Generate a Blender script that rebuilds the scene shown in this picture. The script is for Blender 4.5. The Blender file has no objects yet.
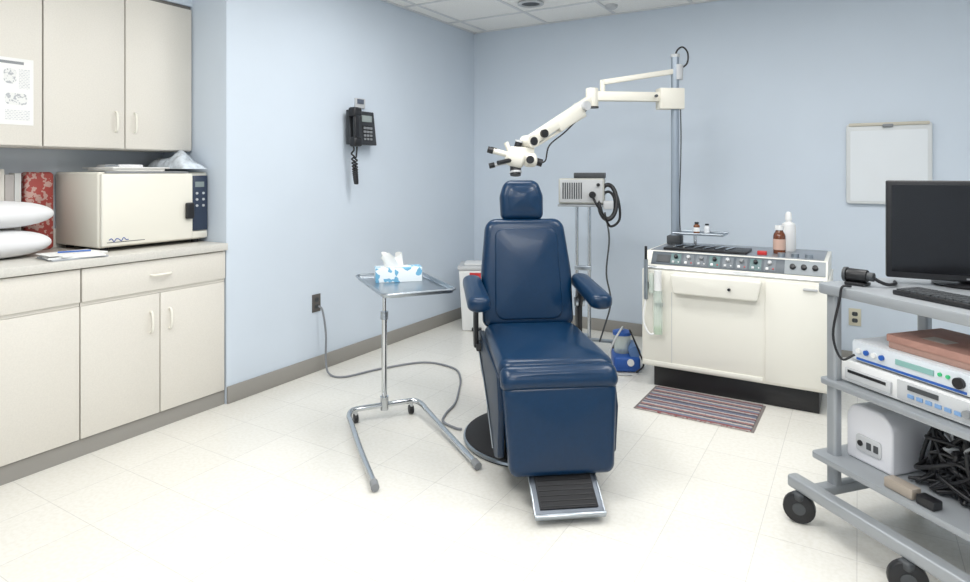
import bpy, bmesh, math, random
from mathutils import Vector, Matrix, Euler
random.seed(7)
COL = bpy.context.scene.collection

# ---------------------------------------------------------------- materials
_m = {}
def M(name, col, rough=.5, metal=0., noise=0., scale=20., bump=0., trans=0., emit=0., coat=0., spec=.5, alpha=1.):
    if name in _m: return _m[name]
    m = bpy.data.materials.new(name); m.use_nodes = True
    nt = m.node_tree; b = nt.nodes['Principled BSDF']
    c = (*col, 1)
    b.inputs['Base Color'].default_value = c
    b.inputs['Roughness'].default_value = rough
    b.inputs['Metallic'].default_value = metal
    b.inputs['Transmission Weight'].default_value = trans
    b.inputs['Coat Weight'].default_value = coat
    b.inputs['Specular IOR Level'].default_value = spec
    b.inputs['Alpha'].default_value = alpha
    if emit:
        b.inputs['Emission Color'].default_value = c
        b.inputs['Emission Strength'].default_value = emit
    if noise or bump:
        tc = nt.nodes.new('ShaderNodeTexCoord')
        n = nt.nodes.new('ShaderNodeTexNoise'); n.inputs['Scale'].default_value = scale
        n.inputs['Detail'].default_value = 4
        nt.links.new(tc.outputs['Object'], n.inputs['Vector'])
        if noise:
            r = nt.nodes.new('ShaderNodeValToRGB')
            r.color_ramp.elements[0].position = .3; r.color_ramp.elements[1].position = .7
            r.color_ramp.elements[0].color = tuple(max(0, x*(1-noise)) for x in col)+(1,)
            r.color_ramp.elements[1].color = tuple(min(1, x*(1+noise)) for x in col)+(1,)
            nt.links.new(n.outputs['Fac'], r.inputs['Fac']); nt.links.new(r.outputs['Color'], b.inputs['Base Color'])
        if bump:
            bp = nt.nodes.new('ShaderNodeBump'); bp.inputs['Strength'].default_value = bump
            bp.inputs['Distance'].default_value = .002
            nt.links.new(n.outputs['Fac'], bp.inputs['Height']); nt.links.new(bp.outputs['Normal'], b.inputs['Normal'])
    _m[name] = m
    return m

def grid_floor():
    m = bpy.data.materials.new('vinyl_tile'); m.use_nodes = True
    nt = m.node_tree; b = nt.nodes['Principled BSDF']
    tc = nt.nodes.new('ShaderNodeTexCoord')
    br = nt.nodes.new('ShaderNodeTexBrick'); br.offset = 0; br.squash = 1
    br.inputs['Scale'].default_value = 1; br.inputs['Brick Width'].default_value = .305
    br.inputs['Row Height'].default_value = .305; br.inputs['Mortar Size'].default_value = .0016
    br.inputs['Mortar Smooth'].default_value = .3
    br.inputs['Color1'].default_value = (.83, .81, .755, 1); br.inputs['Color2'].default_value = (.805, .785, .73, 1)
    br.inputs['Mortar'].default_value = (.64, .62, .58, 1)
    nt.links.new(tc.outputs['Object'], br.inputs['Vector'])
    n = nt.nodes.new('ShaderNodeTexNoise'); n.inputs['Scale'].default_value = 60; n.inputs['Detail'].default_value = 6
    nt.links.new(tc.outputs['Object'], n.inputs['Vector'])
    r = nt.nodes.new('ShaderNodeValToRGB')
    r.color_ramp.elements[0].position = .35; r.color_ramp.elements[0].color = (.945, .94, .92, 1)
    r.color_ramp.elements[1].position = .6; r.color_ramp.elements[1].color = (1, 1, 1, 1)
    nt.links.new(n.outputs['Fac'], r.inputs['Fac'])
    mx = nt.nodes.new('ShaderNodeMix'); mx.data_type = 'RGBA'; mx.blend_type = 'MULTIPLY'
    mx.inputs['Factor'].default_value = 1
    nt.links.new(br.outputs['Color'], mx.inputs['A']); nt.links.new(r.outputs['Color'], mx.inputs['B'])
    nt.links.new(mx.outputs['Result'], b.inputs['Base Color'])
    b.inputs['Roughness'].default_value = .24
    return m

def lines_mat(name, bg, fg, w, h, axis='YZ', mortar=.35, col2=None):
    m = bpy.data.materials.new(name); m.use_nodes = True
    nt = m.node_tree; b = nt.nodes['Principled BSDF']
    tc = nt.nodes.new('ShaderNodeTexCoord'); sp = nt.nodes.new('ShaderNodeSeparateXYZ'); cb = nt.nodes.new('ShaderNodeCombineXYZ')
    nt.links.new(tc.outputs['Object'], sp.inputs[0])
    nt.links.new(sp.outputs[axis[0]], cb.inputs[0]); nt.links.new(sp.outputs[axis[1]], cb.inputs[1])
    br = nt.nodes.new('ShaderNodeTexBrick'); br.inputs['Scale'].default_value = 1
    br.inputs['Brick Width'].default_value = w; br.inputs['Row Height'].default_value = h
    br.inputs['Mortar Size'].default_value = h*mortar
    br.inputs['Mortar Smooth'].default_value = 0
    br.inputs['Color1'].default_value = (*fg, 1); br.inputs['Color2'].default_value = (*(col2 or bg), 1)
    br.inputs['Mortar'].default_value = (*bg, 1)
    nt.links.new(cb.outputs[0], br.inputs['Vector']); nt.links.new(br.outputs['Color'], b.inputs['Base Color'])
    b.inputs['Roughness'].default_value = .7
    return m

def noise_pattern(name, c1, c2, scale, pos=.5, rough=.5):
    m = bpy.data.materials.new(name); m.use_nodes = True
    nt = m.node_tree; b = nt.nodes['Principled BSDF']
    tc = nt.nodes.new('ShaderNodeTexCoord'); n = nt.nodes.new('ShaderNodeTexNoise')
    n.inputs['Scale'].default_value = scale; n.inputs['Detail'].default_value = 1.5
    nt.links.new(tc.outputs['Object'], n.inputs['Vector'])
    r = nt.nodes.new('ShaderNodeValToRGB'); r.color_ramp.interpolation = 'CONSTANT'
    r.color_ramp.elements[0].color = (*c1, 1); r.color_ramp.elements[1].position = pos; r.color_ramp.elements[1].color = (*c2, 1)
    nt.links.new(n.outputs['Fac'], r.inputs['Fac']); nt.links.new(r.outputs['Color'], b.inputs['Base Color'])
    b.inputs['Roughness'].default_value = rough
    return m

def rug_mat():
    m = bpy.data.materials.new('rug_stripes'); m.use_nodes = True
    nt = m.node_tree; b = nt.nodes['Principled BSDF']
    tc = nt.nodes.new('ShaderNodeTexCoord'); sp = nt.nodes.new('ShaderNodeSeparateXYZ')
    nt.links.new(tc.outputs['Object'], sp.inputs[0])
    n2 = nt.nodes.new('ShaderNodeTexNoise'); n2.inputs['Scale'].default_value = 70; n2.inputs['Detail'].default_value = 3
    nt.links.new(tc.outputs['Object'], n2.inputs['Vector'])
    s = nt.nodes.new('ShaderNodeMath'); s.operation = 'MULTIPLY_ADD'; s.inputs[1].default_value = 4.2; s.inputs[2].default_value = 10
    nt.links.new(sp.outputs['Y'], s.inputs[0])
    ad = nt.nodes.new('ShaderNodeMath'); ad.operation = 'MULTIPLY_ADD'; ad.inputs[1].default_value = .07
    nt.links.new(n2.outputs['Fac'], ad.inputs[0]); nt.links.new(s.outputs[0], ad.inputs[2])
    fr = nt.nodes.new('ShaderNodeMath'); fr.operation = 'FRACT'; nt.links.new(ad.outputs[0], fr.inputs[0])
    r = nt.nodes.new('ShaderNodeValToRGB'); r.color_ramp.interpolation = 'CONSTANT'
    cols = [(0, (.08, .08, .11)), (.09, (.40, .36, .34)), (.16, (.24, .09, .09)), (.24, (.16, .19, .26)), (.33, (.46, .42, .38)), (.40, (.09, .09, .12)),
            (.47, (.30, .15, .14)), (.55, (.46, .42, .40)), (.62, (.12, .14, .20)), (.70, (.28, .26, .27)), (.77, (.20, .08, .09)), (.85, (.42, .38, .35)), (.91, (.14, .16, .23))]
    e = r.color_ramp.elements
    e[0].color = (*cols[0][1], 1); e[1].position = cols[1][0]; e[1].color = (*cols[1][1], 1)
    for p, c in cols[2:]:
        x = e.new(p); x.color = (*c, 1)
    nt.links.new(fr.outputs[0], r.inputs['Fac']); nt.links.new(r.outputs['Color'], b.inputs['Base Color'])
    b.inputs['Roughness'].default_value = .95
    return m

WALL = M('wall_paint', (.635, .705, .785), .6, noise=.012, scale=3, bump=.03)
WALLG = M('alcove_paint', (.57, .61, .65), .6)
CEIL = M('ceiling_tile', (.91, .90, .875), .9, noise=.05, scale=90, bump=.2)
GRID = M('ceiling_grid_white', (.70, .71, .72), .5)
FLOOR = grid_floor()
BASEB = M('baseboard_vinyl', (.31, .295, .27), .5)
LAM = M('laminate_cream', (.73, .695, .63), .45, noise=.03, scale=160)
LAMD = M('laminate_edge', (.20, .19, .175), .6)
COUNT = M('counter_laminate', (.65, .63, .58), .35, noise=.05, scale=120)
HAND = M('handle_cream', (.86, .83, .74), .35)
NAVY = M('navy_vinyl', (.0012, .024, .068), .30, noise=.06, scale=60, coat=.05, spec=.38)
NAVYP = M('navy_plastic', (.004, .020, .05), .4, spec=.4)
BLACK = M('black_plastic', (.012, .012, .014), .4)
RUBBER = M('black_rubber', (.02, .02, .022), .75)
DGREY = M('dark_grey', (.06, .065, .07), .5)
MGREY = M('mid_grey', (.25, .26, .27), .45)
LGREY = M('light_grey_plastic', (.55, .56, .57), .4)
CHROME = M('chrome', (.62, .64, .66), .16, 1)
STEEL = M('steel', (.42, .46, .50), .3, 1)
GREYP = M('grey_metal_paint', (.36, .38, .40), .38, .3)
CREAM = M('enamel_cream', (.85, .83, .75), .35)
CREAMW = M('equipment_cream', (.80, .77, .68), .4)
WHITE = M('white_plastic', (.82, .82, .81), .4)
PAPER = M('paper_white', (.84, .84, .82), .8)
CLOTH = M('pillow_cloth', (.78, .78, .79), .9, bump=.3, scale=15)
BROWN = M('brown_glass', (.16, .045, .015), .15, coat=.5)
RED = M('red', (.55, .03, .03), .4)
BLUE = M('blue_plastic', (.02, .10, .40), .4)
SCREEN = M('screen_black', (.006, .006, .008), .15)
GLASS = M('clear_plastic', (.75, .85, .78), .1, alpha=.45)

# ---------------------------------------------------------------- mesh helpers
def finish(name, bm, mat, parent=None, smooth=True, ang=40):
    bmesh.ops.remove_doubles(bm, verts=bm.verts, dist=1e-6)
    bmesh.ops.recalc_face_normals(bm, faces=bm.faces)
    me = bpy.data.meshes.new(name); bm.to_mesh(me); bm.free()
    me.materials.append(mat)
    if smooth:
        for p in me.polygons: p.use_smooth = True
        me.set_sharp_from_angle(angle=math.radians(ang))
    o = bpy.data.objects.new(name, me); COL.objects.link(o)
    if parent: o.parent = parent
    return o

def bev(bm, w, seg=2, minang=.6):
    if w <= 0: return
    es = [e for e in bm.edges if len(e.link_faces) == 2 and e.calc_face_angle(0) > minang]
    if es: bmesh.ops.bevel(bm, geom=es, offset=w, segments=seg, affect='EDGES', profile=.5, clamp_overlap=True)

def rpoly(corners, rad, n=6):
    pts = []; N = len(corners)
    for i in range(N):
        r = rad[i] if isinstance(rad, (list, tuple)) else rad
        p = Vector(corners[i]); a = Vector(corners[i-1])-p; b = Vector(corners[(i+1) % N])-p
        if r <= 0: pts.append(tuple(p)); continue
        ang = a.angle(b); t = r/math.tan(ang/2); t = min(t, a.length*.49, b.length*.49); r2 = t*math.tan(ang/2)
        a.normalize(); b.normalize()
        p1 = p+a*t; p2 = p+b*t; c = p+(a+b).normalized()*(r2/math.sin(ang/2))
        v1 = p1-c; v2 = p2-c
        a1 = math.atan2(v1.y, v1.x); a2 = math.atan2(v2.y, v2.x); da = a2-a1
        while da > math.pi: da -= 2*math.pi
        while da < -math.pi: da += 2*math.pi
        for k in range(n+1):
            q = a1+da*k/n; pts.append((c.x+r2*math.cos(q), c.y+r2*math.sin(q)))
    return pts

def rrect(w, h, r, cx=0, cy=0): 
    return rpoly([(cx-w/2, cy-h/2), (cx+w/2, cy-h/2), (cx+w/2, cy+h/2), (cx-w/2, cy+h/2)], r)

class G:
    def __init__(s, name, loc=(0, 0, 0), rot=0, parent=None):
        s.e = bpy.data.objects.new(name, None); s.e.empty_display_size = .1
        s.e.location = loc; s.e.rotation_euler = (0, 0, math.radians(rot)); COL.objects.link(s.e)
    def box(s, n, x0, x1, y0, y1, z0, z1, mat, b=0, seg=2, rot=None):
        return mbox(n, x0, x1, y0, y1, z0, z1, mat, b, seg, rot, s.e)
    def prism(s, n, pts, plane, t0, t1, mat, b=0, seg=2): return prism(n, pts, plane, t0, t1, mat, b, seg, s.e)
    def cyl(s, n, p1, p2, r, mat, r2=None, seg=24, b=0): return cyl(n, p1, p2, r, mat, r2, seg, b, s.e)
    def lathe(s, n, prof, c, mat, seg=32, rot=None): return lathe(n, prof, c, mat, seg, s.e, rot)
    def tube(s, n, pts, r, mat, smooth=True, closed=False, k=8): return tube(n, pts, r, mat, smooth, s.e, closed, k)
    def pad(s, n, outline, t, r, crown, mat, mtx): return pad(n, outline, t, r, crown, mat, mtx, s.e)
    def blob(s, n, c, size, mat, e1=.6, e2=.4, rot=None): return blob(n, c, size, mat, e1, e2, s.e, rot)

def mbox(n, x0, x1, y0, y1, z0, z1, mat, b=0, seg=2, rot=None, parent=None):
    bm = bmesh.new(); bmesh.ops.create_cube(bm, size=1)
    c = Vector(((x0+x1)/2, (y0+y1)/2, (z0+z1)/2))
    bmesh.ops.scale(bm, vec=(abs(x1-x0), abs(y1-y0), abs(z1-z0)), verts=bm.verts)
    bev(bm, b, seg)
    if rot: bmesh.ops.rotate(bm, cent=(0, 0, 0), matrix=Euler([math.radians(a) for a in rot]).to_matrix(), verts=bm.verts)
    bmesh.ops.translate(bm, vec=c, verts=bm.verts)
    return finish(n, bm, mat, parent)

def prism(n, pts, plane, t0, t1, mat, b=0, seg=2, parent=None):
    bm = bmesh.new()
    def P(u, v, t):
        return {'xz': (u, t, v), 'yz': (t, u, v), 'xy': (u, v, t)}[plane]
    A = [bm.verts.new(P(u, v, t0)) for u, v in pts]; B = [bm.verts.new(P(u, v, t1)) for u, v in pts]
    bm.faces.new(A); bm.faces.new(B[::-1]); N = len(pts)
    for i in range(N): bm.faces.new((A[i], B[i], B[(i+1) % N], A[(i+1) % N]))
    bmesh.ops.recalc_face_normals(bm, faces=bm.faces)
    bev(bm, b, seg)
    return finish(n, bm, mat, parent)

def basis(d):
    d = Vector(d).normalized(); a = Vector((0, 0, 1)) if abs(d.z) < .9 else Vector((1, 0, 0))
    x = a.cross(d).normalized(); return x, d.cross(x)

def cyl(n, p1, p2, r, mat, r2=None, seg=24, b=0, parent=None):
    p1 = Vector(p1); p2 = Vector(p2); x, y = basis(p2-p1); r2 = r if r2 is None else r2
    bm = bmesh.new()
    A = []; B = []
    for i in range(seg):
        a = 2*math.pi*i/seg; v = x*math.cos(a)+y*math.sin(a)
        A.append(bm.verts.new(p1+v*r)); B.append(bm.verts.new(p2+v*r2))
    bm.faces.new(A); bm.faces.new(B[::-1])
    for i in range(seg): bm.faces.new((A[i], B[i], B[(i+1) % seg], A[(i+1) % seg]))
    bmesh.ops.recalc_face_normals(bm, faces=bm.faces)
    bev(bm, b, 2, 1.0)
    return finish(n, bm, mat, parent)

def lathe(n, prof, c, mat, seg=32, parent=None, rot=None):
    bm = bmesh.new(); rings = []
    for r, z in prof:
        if r < 1e-5: rings.append([bm.verts.new((0, 0, z))])
        else: rings.append([bm.verts.new((r*math.cos(2*math.pi*i/seg), r*math.sin(2*math.pi*i/seg), z)) for i in range(seg)])
    for a, b in zip(rings, rings[1:]):
        for i in range(seg):
            j = (i+1) % seg
            if len(a) == 1 and len(b) == 1: continue
            if len(a) == 1: bm.faces.new((a[0], b[i], b[j]))
            elif len(b) == 1: bm.faces.new((a[i], b[0], a[j]))
            else: bm.faces.new((a[i], b[i], b[j], a[j]))
    if rot: bmesh.ops.rotate(bm, cent=(0, 0, 0), matrix=Euler([math.radians(a) for a in rot]).to_matrix(), verts=bm.verts)
    bmesh.ops.translate(bm, vec=c, verts=bm.verts)
    return finish(n, bm, mat, parent)

def tubebm(bm, pts, r, smooth=True, closed=False, k=8, sub=6):
    P = [Vector(p) for p in pts]
    if smooth and len(P) > 2:
        out = []; N = len(P)
        for i in range(N if closed else N-1):
            p0 = P[i-1] if (i > 0 or closed) else P[0]*2-P[1]; p1 = P[i]; p2 = P[(i+1) % N]
            p3 = P[(i+2) % N] if (i+2 < N or closed) else P[-1]*2-P[-2]
            for s in range(sub):
                t = s/sub
                out.append(.5*((2*p1)+(-p0+p2)*t+(2*p0-5*p1+4*p2-p3)*t*t+(-p0+3*p1-3*p2+p3)*t**3))
        if not closed: out.append(P[-1])
        P = out
    N = len(P); rings = []; x = None
    for i in range(N):
        if closed: d = P[(i+1) % N]-P[i-1]
        else: d = P[min(i+1, N-1)]-P[max(i-1, 0)]
        if d.length < 1e-9: d = Vector((0, 0, 1))
        d.normalize()
        if x is None: x, y = basis(d)
        else:
            x = x-d*x.dot(d)
            if x.length < 1e-6: x, y = basis(d)
            x.normalize(); y = d.cross(x)
        rings.append([bm.verts.new(P[i]+(x*math.cos(2*math.pi*j/k)+y*math.sin(2*math.pi*j/k))*r) for j in range(k)])
    for i in range(N if closed else N-1):
        a = rings[i]; b = rings[(i+1) % N]
        for j in range(k): bm.faces.new((a[j], b[j], b[(j+1) % k], a[(j+1) % k]))
    if not closed: bm.faces.new(rings[0]); bm.faces.new(rings[-1][::-1])

def tube(n, pts, r, mat, smooth=True, parent=None, closed=False, k=8):
    bm = bmesh.new(); tubebm(bm, pts, r, smooth, closed, k)
    return finish(n, bm, mat, parent, ang=60)

def pad(n, outline, t, r, crown, mat, mtx, parent=None):
    """domed cushion: outline in XY, thickness along Z"""
    bm = bmesh.new()
    cx = sum(p[0] for p in outline)/len(outline); cy = sum(p[1] for p in outline)/len(outline)
    hw = max(p[0] for p in outline)-cx; hh = max(p[1] for p in outline)-cy
    def ring(ins, z, s=None):
        if s is None: sx = 1-ins/hw; sy = 1-ins/hh
        else: sx = s*(1-ins/hw); sy = s*(1-ins/hh)
        return [bm.verts.new((cx+(p[0]-cx)*sx, cy+(p[1]-cy)*sy, z)) for p in outline]
    R = []
    n1 = 6
    for k in range(n1+1):
        a = math.pi/2*k/n1; R.append(ring(r*(1-math.sin(a)), -t/2+r*(1-math.cos(a))))
    for k in range(n1+1):
        a = math.pi/2*k/n1; R.append(ring(r*(1-math.cos(a)), t/2-r+r*math.sin(a)))
    for s in (.93, .85, .7, .5, .3, .1):
        R.append(ring(r, t/2+crown*(1-s**2.2), s))
    N = len(outline)
    for a, b in zip(R, R[1:]):
        for i in range(N): bm.faces.new((a[i], a[(i+1) % N], b[(i+1) % N], b[i]))
    bm.faces.new(R[0][::-1]); bm.faces.new(R[-1])
    bmesh.ops.transform(bm, matrix=mtx, verts=bm.verts)
    return finish(n, bm, mat, parent, ang=60)

def frame(o, x, y):
    x = Vector(x).normalized(); y = Vector(y).normalized(); z = x.cross(y).normalized()
    m = Matrix.Identity(4)
    for i in range(3): m[i][0] = x[i]; m[i][1] = y[i]; m[i][2] = z[i]; m[i][3] = o[i]
    return m

def blob(n, c, size, mat, e1=.6, e2=.4, parent=None, rot=None, nu=48, nv=24):
    bm = bmesh.new(); f = lambda v, e: math.copysign(abs(v)**e, v); rings = []
    for j in range(nv+1):
        ph = -math.pi/2+math.pi*j/nv
        if j in (0, nv): rings.append([bm.verts.new((0, 0, math.copysign(size[2]/2, ph)))]); continue
        rings.append([bm.verts.new((size[0]/2*f(math.cos(ph), e1)*f(math.cos(2*math.pi*i/nu), e2), size[1]/2*f(math.cos(ph), e1)*f(math.sin(2*math.pi*i/nu), e2), size[2]/2*f(math.sin(ph), 1))) for i in range(nu)])
    for a, b in zip(rings, rings[1:]):
        for i in range(nu):
            j = (i+1) % nu
            if len(a) == 1: bm.faces.new((a[0], b[i], b[j]))
            elif len(b) == 1: bm.faces.new((a[i], a[j], b[0]))
            else: bm.faces.new((a[i], a[j], b[j], b[i]))
    if rot: bmesh.ops.rotate(bm, cent=(0, 0, 0), matrix=Euler([math.radians(a) for a in rot]).to_matrix(), verts=bm.verts)
    bmesh.ops.translate(bm, vec=c, verts=bm.verts)
    return finish(n, bm, mat, parent, ang=80)

# ---------------------------------------------------------------- room shell
H = 2.6; YC = -2.634; XR = 4.9; YB = -5.9
mbox('floor', -.71, XR+.1, YB-.1, .1, -.1, 0, FLOOR)
mbox('ceiling', -.71, XR+.1, YB-.1, .1, H, H+.1, CEIL)
mbox('wall_left', -.71, 0, YC, .1, 0, H, WALL)
mbox('wall_back', 0, XR+.1, 0, .1, 0, H, WALL)
mbox('wall_alcove', -.71, -.61, YB, YC, 0, H, WALLG)
mbox('wall_right', XR, XR+.1, YB, 0, 0, H, WALL)
mbox('wall_rear', -.71, XR+.1, YB-.1, YB, 0, H, WALL)
mbox('trim_soffit', -.61, -.315, YB, YC, 2.285, H, WALL)
mbox('baseboard_left', 0, .012, YC, 0, 0, .098, BASEB, .004)
mbox('baseboard_back', .012, XR, -.012, 0, 0, .098, BASEB, .004)
mbox('baseboard_right', XR-.012, XR, YB, -.012, 0, .098, BASEB, .004)
# ceiling T-grid
bm = bmesh.new()
def addb(bm, x0, x1, y0, y1, z0, z1):
    r = bmesh.ops.create_cube(bm, size=1)['verts']
    bmesh.ops.scale(bm, vec=(x1-x0, y1-y0, z1-z0), verts=r)
    bmesh.ops.translate(bm, vec=((x0+x1)/2, (y0+y1)/2, (z0+z1)/2), verts=r)
gx = [.14+.61*k for k in range(8)]; gy = [-.45-.61*k for k in range(9)]
for x in gx: addb(bm, x-.012, x+.012, YB, 0, H-.006, H)
for y in gy: addb(bm, 0, XR, y-.012, y+.012, H-.007, H)
addb(bm, 0, .022, YC, 0, H-.008, H); addb(bm, 0, XR, -.022, 0, H-.008, H)
finish('trim_ceiling_grid', bm, GRID, smooth=False)

# ceiling troffers (real lamps)
LENS = M('troffer_lens', (.95, .97, 1.0), .6, emit=2.8)
def troffer(x0, x1, y0, y1, power):
    g = G('ceiling_light')
    g.box('frame_a', x0, x1, y0, y0+.02, H-.012, H-.0075, GRID); g.box('frame_b', x0, x1, y1-.02, y1, H-.012, H-.0075, GRID)
    g.box('lens', x0+.02, x1-.02, y0+.02, y1-.02, H-.012, H-.008, LENS)
    l = bpy.data.lights.new('lamp', 'AREA'); l.shape = 'RECTANGLE'; l.size = x1-x0-.06; l.size_y = y1-y0-.06; l.energy = power
    l.color = (1, .985, .955)
    o = bpy.data.objects.new('lamp', l); o.location = ((x0+x1)/2, (y0+y1)/2, H-.02); COL.objects.link(o); o.parent = g.e
for (x0, y0, p) in [(.75, -2.28, 18), (2.58, -2.28, 19), (.75, -4.11, 29), (2.58, -4.11, 20), (2.58, -5.33, 13)]:
    troffer(x0+.015, x0+1.205, y0+.015, y0+.595, p)

g = G('ceiling_speaker', (.92, -.66, H-.007))
g.lathe('trim_ring', [(.10, 0), (.10, -.008), (.075, -.012), (.07, -.004), (.07, 0)], (0, 0, 0), LGREY)
g.lathe('grille', [(0, -.006), (.05, -.006), (.072, -.003)], (0, 0, 0), DGREY)
g = G('smoke_detector', (1.42, -.27, H-.001))
g.lathe('body', [(0, -.03), (.03, -.03), (.045, -.02), (.05, 0), (0, 0)], (0, 0, 0), LGREY)

# ---------------------------------------------------------------- cabinets left
g = G('base_cabinet')
g.box('carcass', -.608, -.024, -4.30, YC-.004, .08, .868, LAMD)
g.box('toe_kick', -.60, -.012, -4.30, YC-.004, 0, .078, BASEB)
ys = [YC-.008, -3.02, -3.40, -3.79, -4.17]
for i in range(4):
    g.box('door_%d' % (i+1), -.022, -.002, ys[i+1]+.003, ys[i]-.003, .083, .692, LAM, .0015)
for i in (0, 2):
    g.box('drawer_%d' % (i//2+1), -.022, .004, ys[i+2]+.006, ys[i]-.002, .712, .864, LAM, .0015)
    g.box('rail_%d' % (i//2+1), -.022, -.006, ys[i+2]+.003, ys[i]-.002, .694, .710, LAM)
def vhandle(g, n, x, y, z, L=.105):
    g.tube(n, [(x, y, z-L/2), (x+.014, y, z-L/2+.006), (x+.021, y, z-L/4), (x+.022, y, z), (x+.021, y, z+L/4), (x+.014, y, z+L/2-.006), (x, y, z+L/2)], .006, HAND)
def hhandle(g, n, x, y, z, L=.105):
    g.tube(n, [(x, y-L/2, z), (x+.014, y-L/2+.006, z), (x+.021, y-L/4, z), (x+.022, y, z), (x+.021, y+L/4, z), (x+.014, y+L/2-.006, z), (x, y+L/2, z)], .006, HAND)
vhandle(g, 'handle_1', -.002, -3.02+.05, .555); vhandle(g, 'handle_2', -.002, -3.02-.05, .555)
vhandle(g, 'handle_3', -.002, -3.79+.05, .555); vhandle(g, 'handle_4', -.002, -3.79-.05, .555)
hhandle(g, 'handle_5', .004, -3.02, .79); hhandle(g, 'handle_6', .004, -3.79, .79)
g = G('countertop')
g.box('slab', -.608, .02, -4.32, YC-.003, .870, .910, COUNT, .004)
g.box('backsplash', -.608, -.59, -4.32, YC-.003, .910, 1.01, COUNT, .003)
g = G('wall_cabinet')
g.box('carcass', -.608, -.328, -4.22, YC-.004, 1.44, 2.283, LAMD)
g.box('bottom_rail', -.60, -.33, -4.22, YC-.004, 1.43, 1.44, LAM)
yu = [YC-.006, -3.029, -3.419, -3.812, -4.21]
for i in range(4):
    g.box('door_%d' % (i+1), -.326, -.307, yu[i+1]+.0035, yu[i]-.0035, 1.435, 2.262, LAM, .0015)
vhandle(g, 'handle_1', -.307, -3.029+.05, 1.575); vhandle(g, 'handle_2', -.307, -3.029-.05, 1.575)
vhandle(g, 'handle_3', -.307, -3.812+.05, 1.575); vhandle(g, 'handle_4', -.307, -3.812-.05, 1.575)

g = G('anatomy_poster')
g.box('sheet', -.3065, -.3045, -3.72, -3.46, 1.53, 1.84, PAPER)
TXT = lines_mat('poster_text', (.80, .80, .78), (.50, .51, .53), .014, .008, 'YZ', .3, (.68, .68, .70))
ART = noise_pattern('poster_art', (.45, .46, .48), (.78, .78, .76), 90, .44, .8)
g.box('print_left', -.3045, -.304, -3.70, -3.60, 1.55, 1.79, TXT)
g.box('print_right', -.3045, -.304, -3.575, -3.475, 1.55, 1.60, TXT)
g.box('print_mid', -.3045, -.304, -3.52, -3.475, 1.70, 1.79, TXT)
g.prism('figure_1', rrect(.05, .07, .02, -3.555, 1.755), 'yz', -.3045, -.304, ART)
g.prism('figure_2', rrect(.09, .055, .02, -3.53, 1.65), 'yz', -.3045, -.304, ART)
g.box('title', -.3045, -.304, -3.68, -3.50, 1.812, 1.825, MGREY)

# autoclave
g = G('autoclave')
x0, x1, y0, y1, z0, z1 = -.59, -.165, -3.240, -2.640, .93, 1.31
g.box('body', x0, x1, y0, y1, z0, z1, CREAMW, .012, 3)
g.box('door', x1, x1+.025, y0+.006, y1-.105, z0+.008, z1-.008, M('autoclave_front', (.82, .79, .70), .35), .008, 3)
g.box('control_panel', x1, x1+.014, y1-.10, y1-.006, z0+.05, z1-.02, M('panel_navy', (.03, .045, .08), .35), .003)
g.box('lower_panel', x1, x1+.012, y1-.10, y1-.008, z0+.008, z0+.045, CREAMW, .003)
g.box('display', x1+.014, x1+.016, y1-.085, y1-.03, z1-.085, z1-.055, M('display_grey', (.25, .3, .3), .2))
for k in range(6):
    g.cyl('button_%d' % k, (x1+.014, y1-.075+.04*(k % 2), z1-.12-.035*(k//2)), (x1+.019, y1-.075+.04*(k % 2), z1-.12-.035*(k//2)), .007, LGREY)
g.box('latch', x1+.025, x1+.05, y1-.155, y1-.11, z0+.12, z0+.21, BLACK, .008, 3)
g.tube('logo', [(x1+.026, y0+.04+.012*k, z0+.04+.008*math.sin(k*2.3)) for k in range(9)], .0022, M('logo_blue', (.05, .1, .35), .4))
g.box('logo_line', x1+.025, x1+.0265, y0+.03, y0+.22, z0+.026, z0+.029, DGREY)
for i, (a, b) in enumerate([(x0+.05, y0+.05), (x1-.04, y0+.05), (x0+.05, y1-.05), (x1-.04, y1-.05)]):
    g.cyl('foot_%d' % i, (a, b, .9105), (a, b, z0+.002), .018, RUBBER)
g.box('handle_rail', x1+.001, x1+.02, y0+.03, y1-.13, z1-.006, z1+.004, MGREY, .002)

g = G('instrument_tray')
g.prism('tray_body', rpoly([(-.52, -3.12), (-.24, -3.12), (-.24, -2.84), (-.52, -2.84)], .02), 'xy', 1.3145, 1.330, WHITE, .003)
g.box('folded_towel', -.5, -.27, -3.08, -2.95, 1.330, 1.350, CLOTH, .008, 3)
g.tube('rim', [(-.53, -3.13, 1.332), (-.23, -3.13, 1.332), (-.23, -2.83, 1.332), (-.53, -2.83, 1.332)], .004, WHITE, False, True)
g.tube('tongs', [(-.25, -3.16, 1.34), (-.33, -3.0, 1.352), (-.40, -2.95, 1.354)], .004, STEEL)

g = G('sterile_supply_bag')
BAG = M('bag_film', (.66, .72, .78), .2, noise=.25, scale=22, bump=1.0)
bm = bmesh.new(); rb = random.Random(3); nu, nv = 26, 14; rows = []
for side in (0, 1):
    rr = []
    for j in range(nv+1):
        row = []
        for i in range(nu+1):
            u = i/nu; v = j/nv
            k = (math.sin(math.pi*u)*math.sin(math.pi*v))**.5
            z = 1.3155+(.095*k*(1+.22*math.sin(9*u+4*v)+.15*rb.uniform(-1, 1)) if side else .0)
            z += .012*(1-k) if side else 0
            row.append(bm.verts.new((-.52+.38*u, -2.80+.145*v, z)))
        rr.append(row)
    rows.append(rr)
for rr in rows:
    for j in range(nv):
        for i in range(nu): bm.faces.new((rr[j][i], rr[j][i+1], rr[j+1][i+1], rr[j+1][i]))
finish('bag', bm, BAG, g.e, ang=50)
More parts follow.
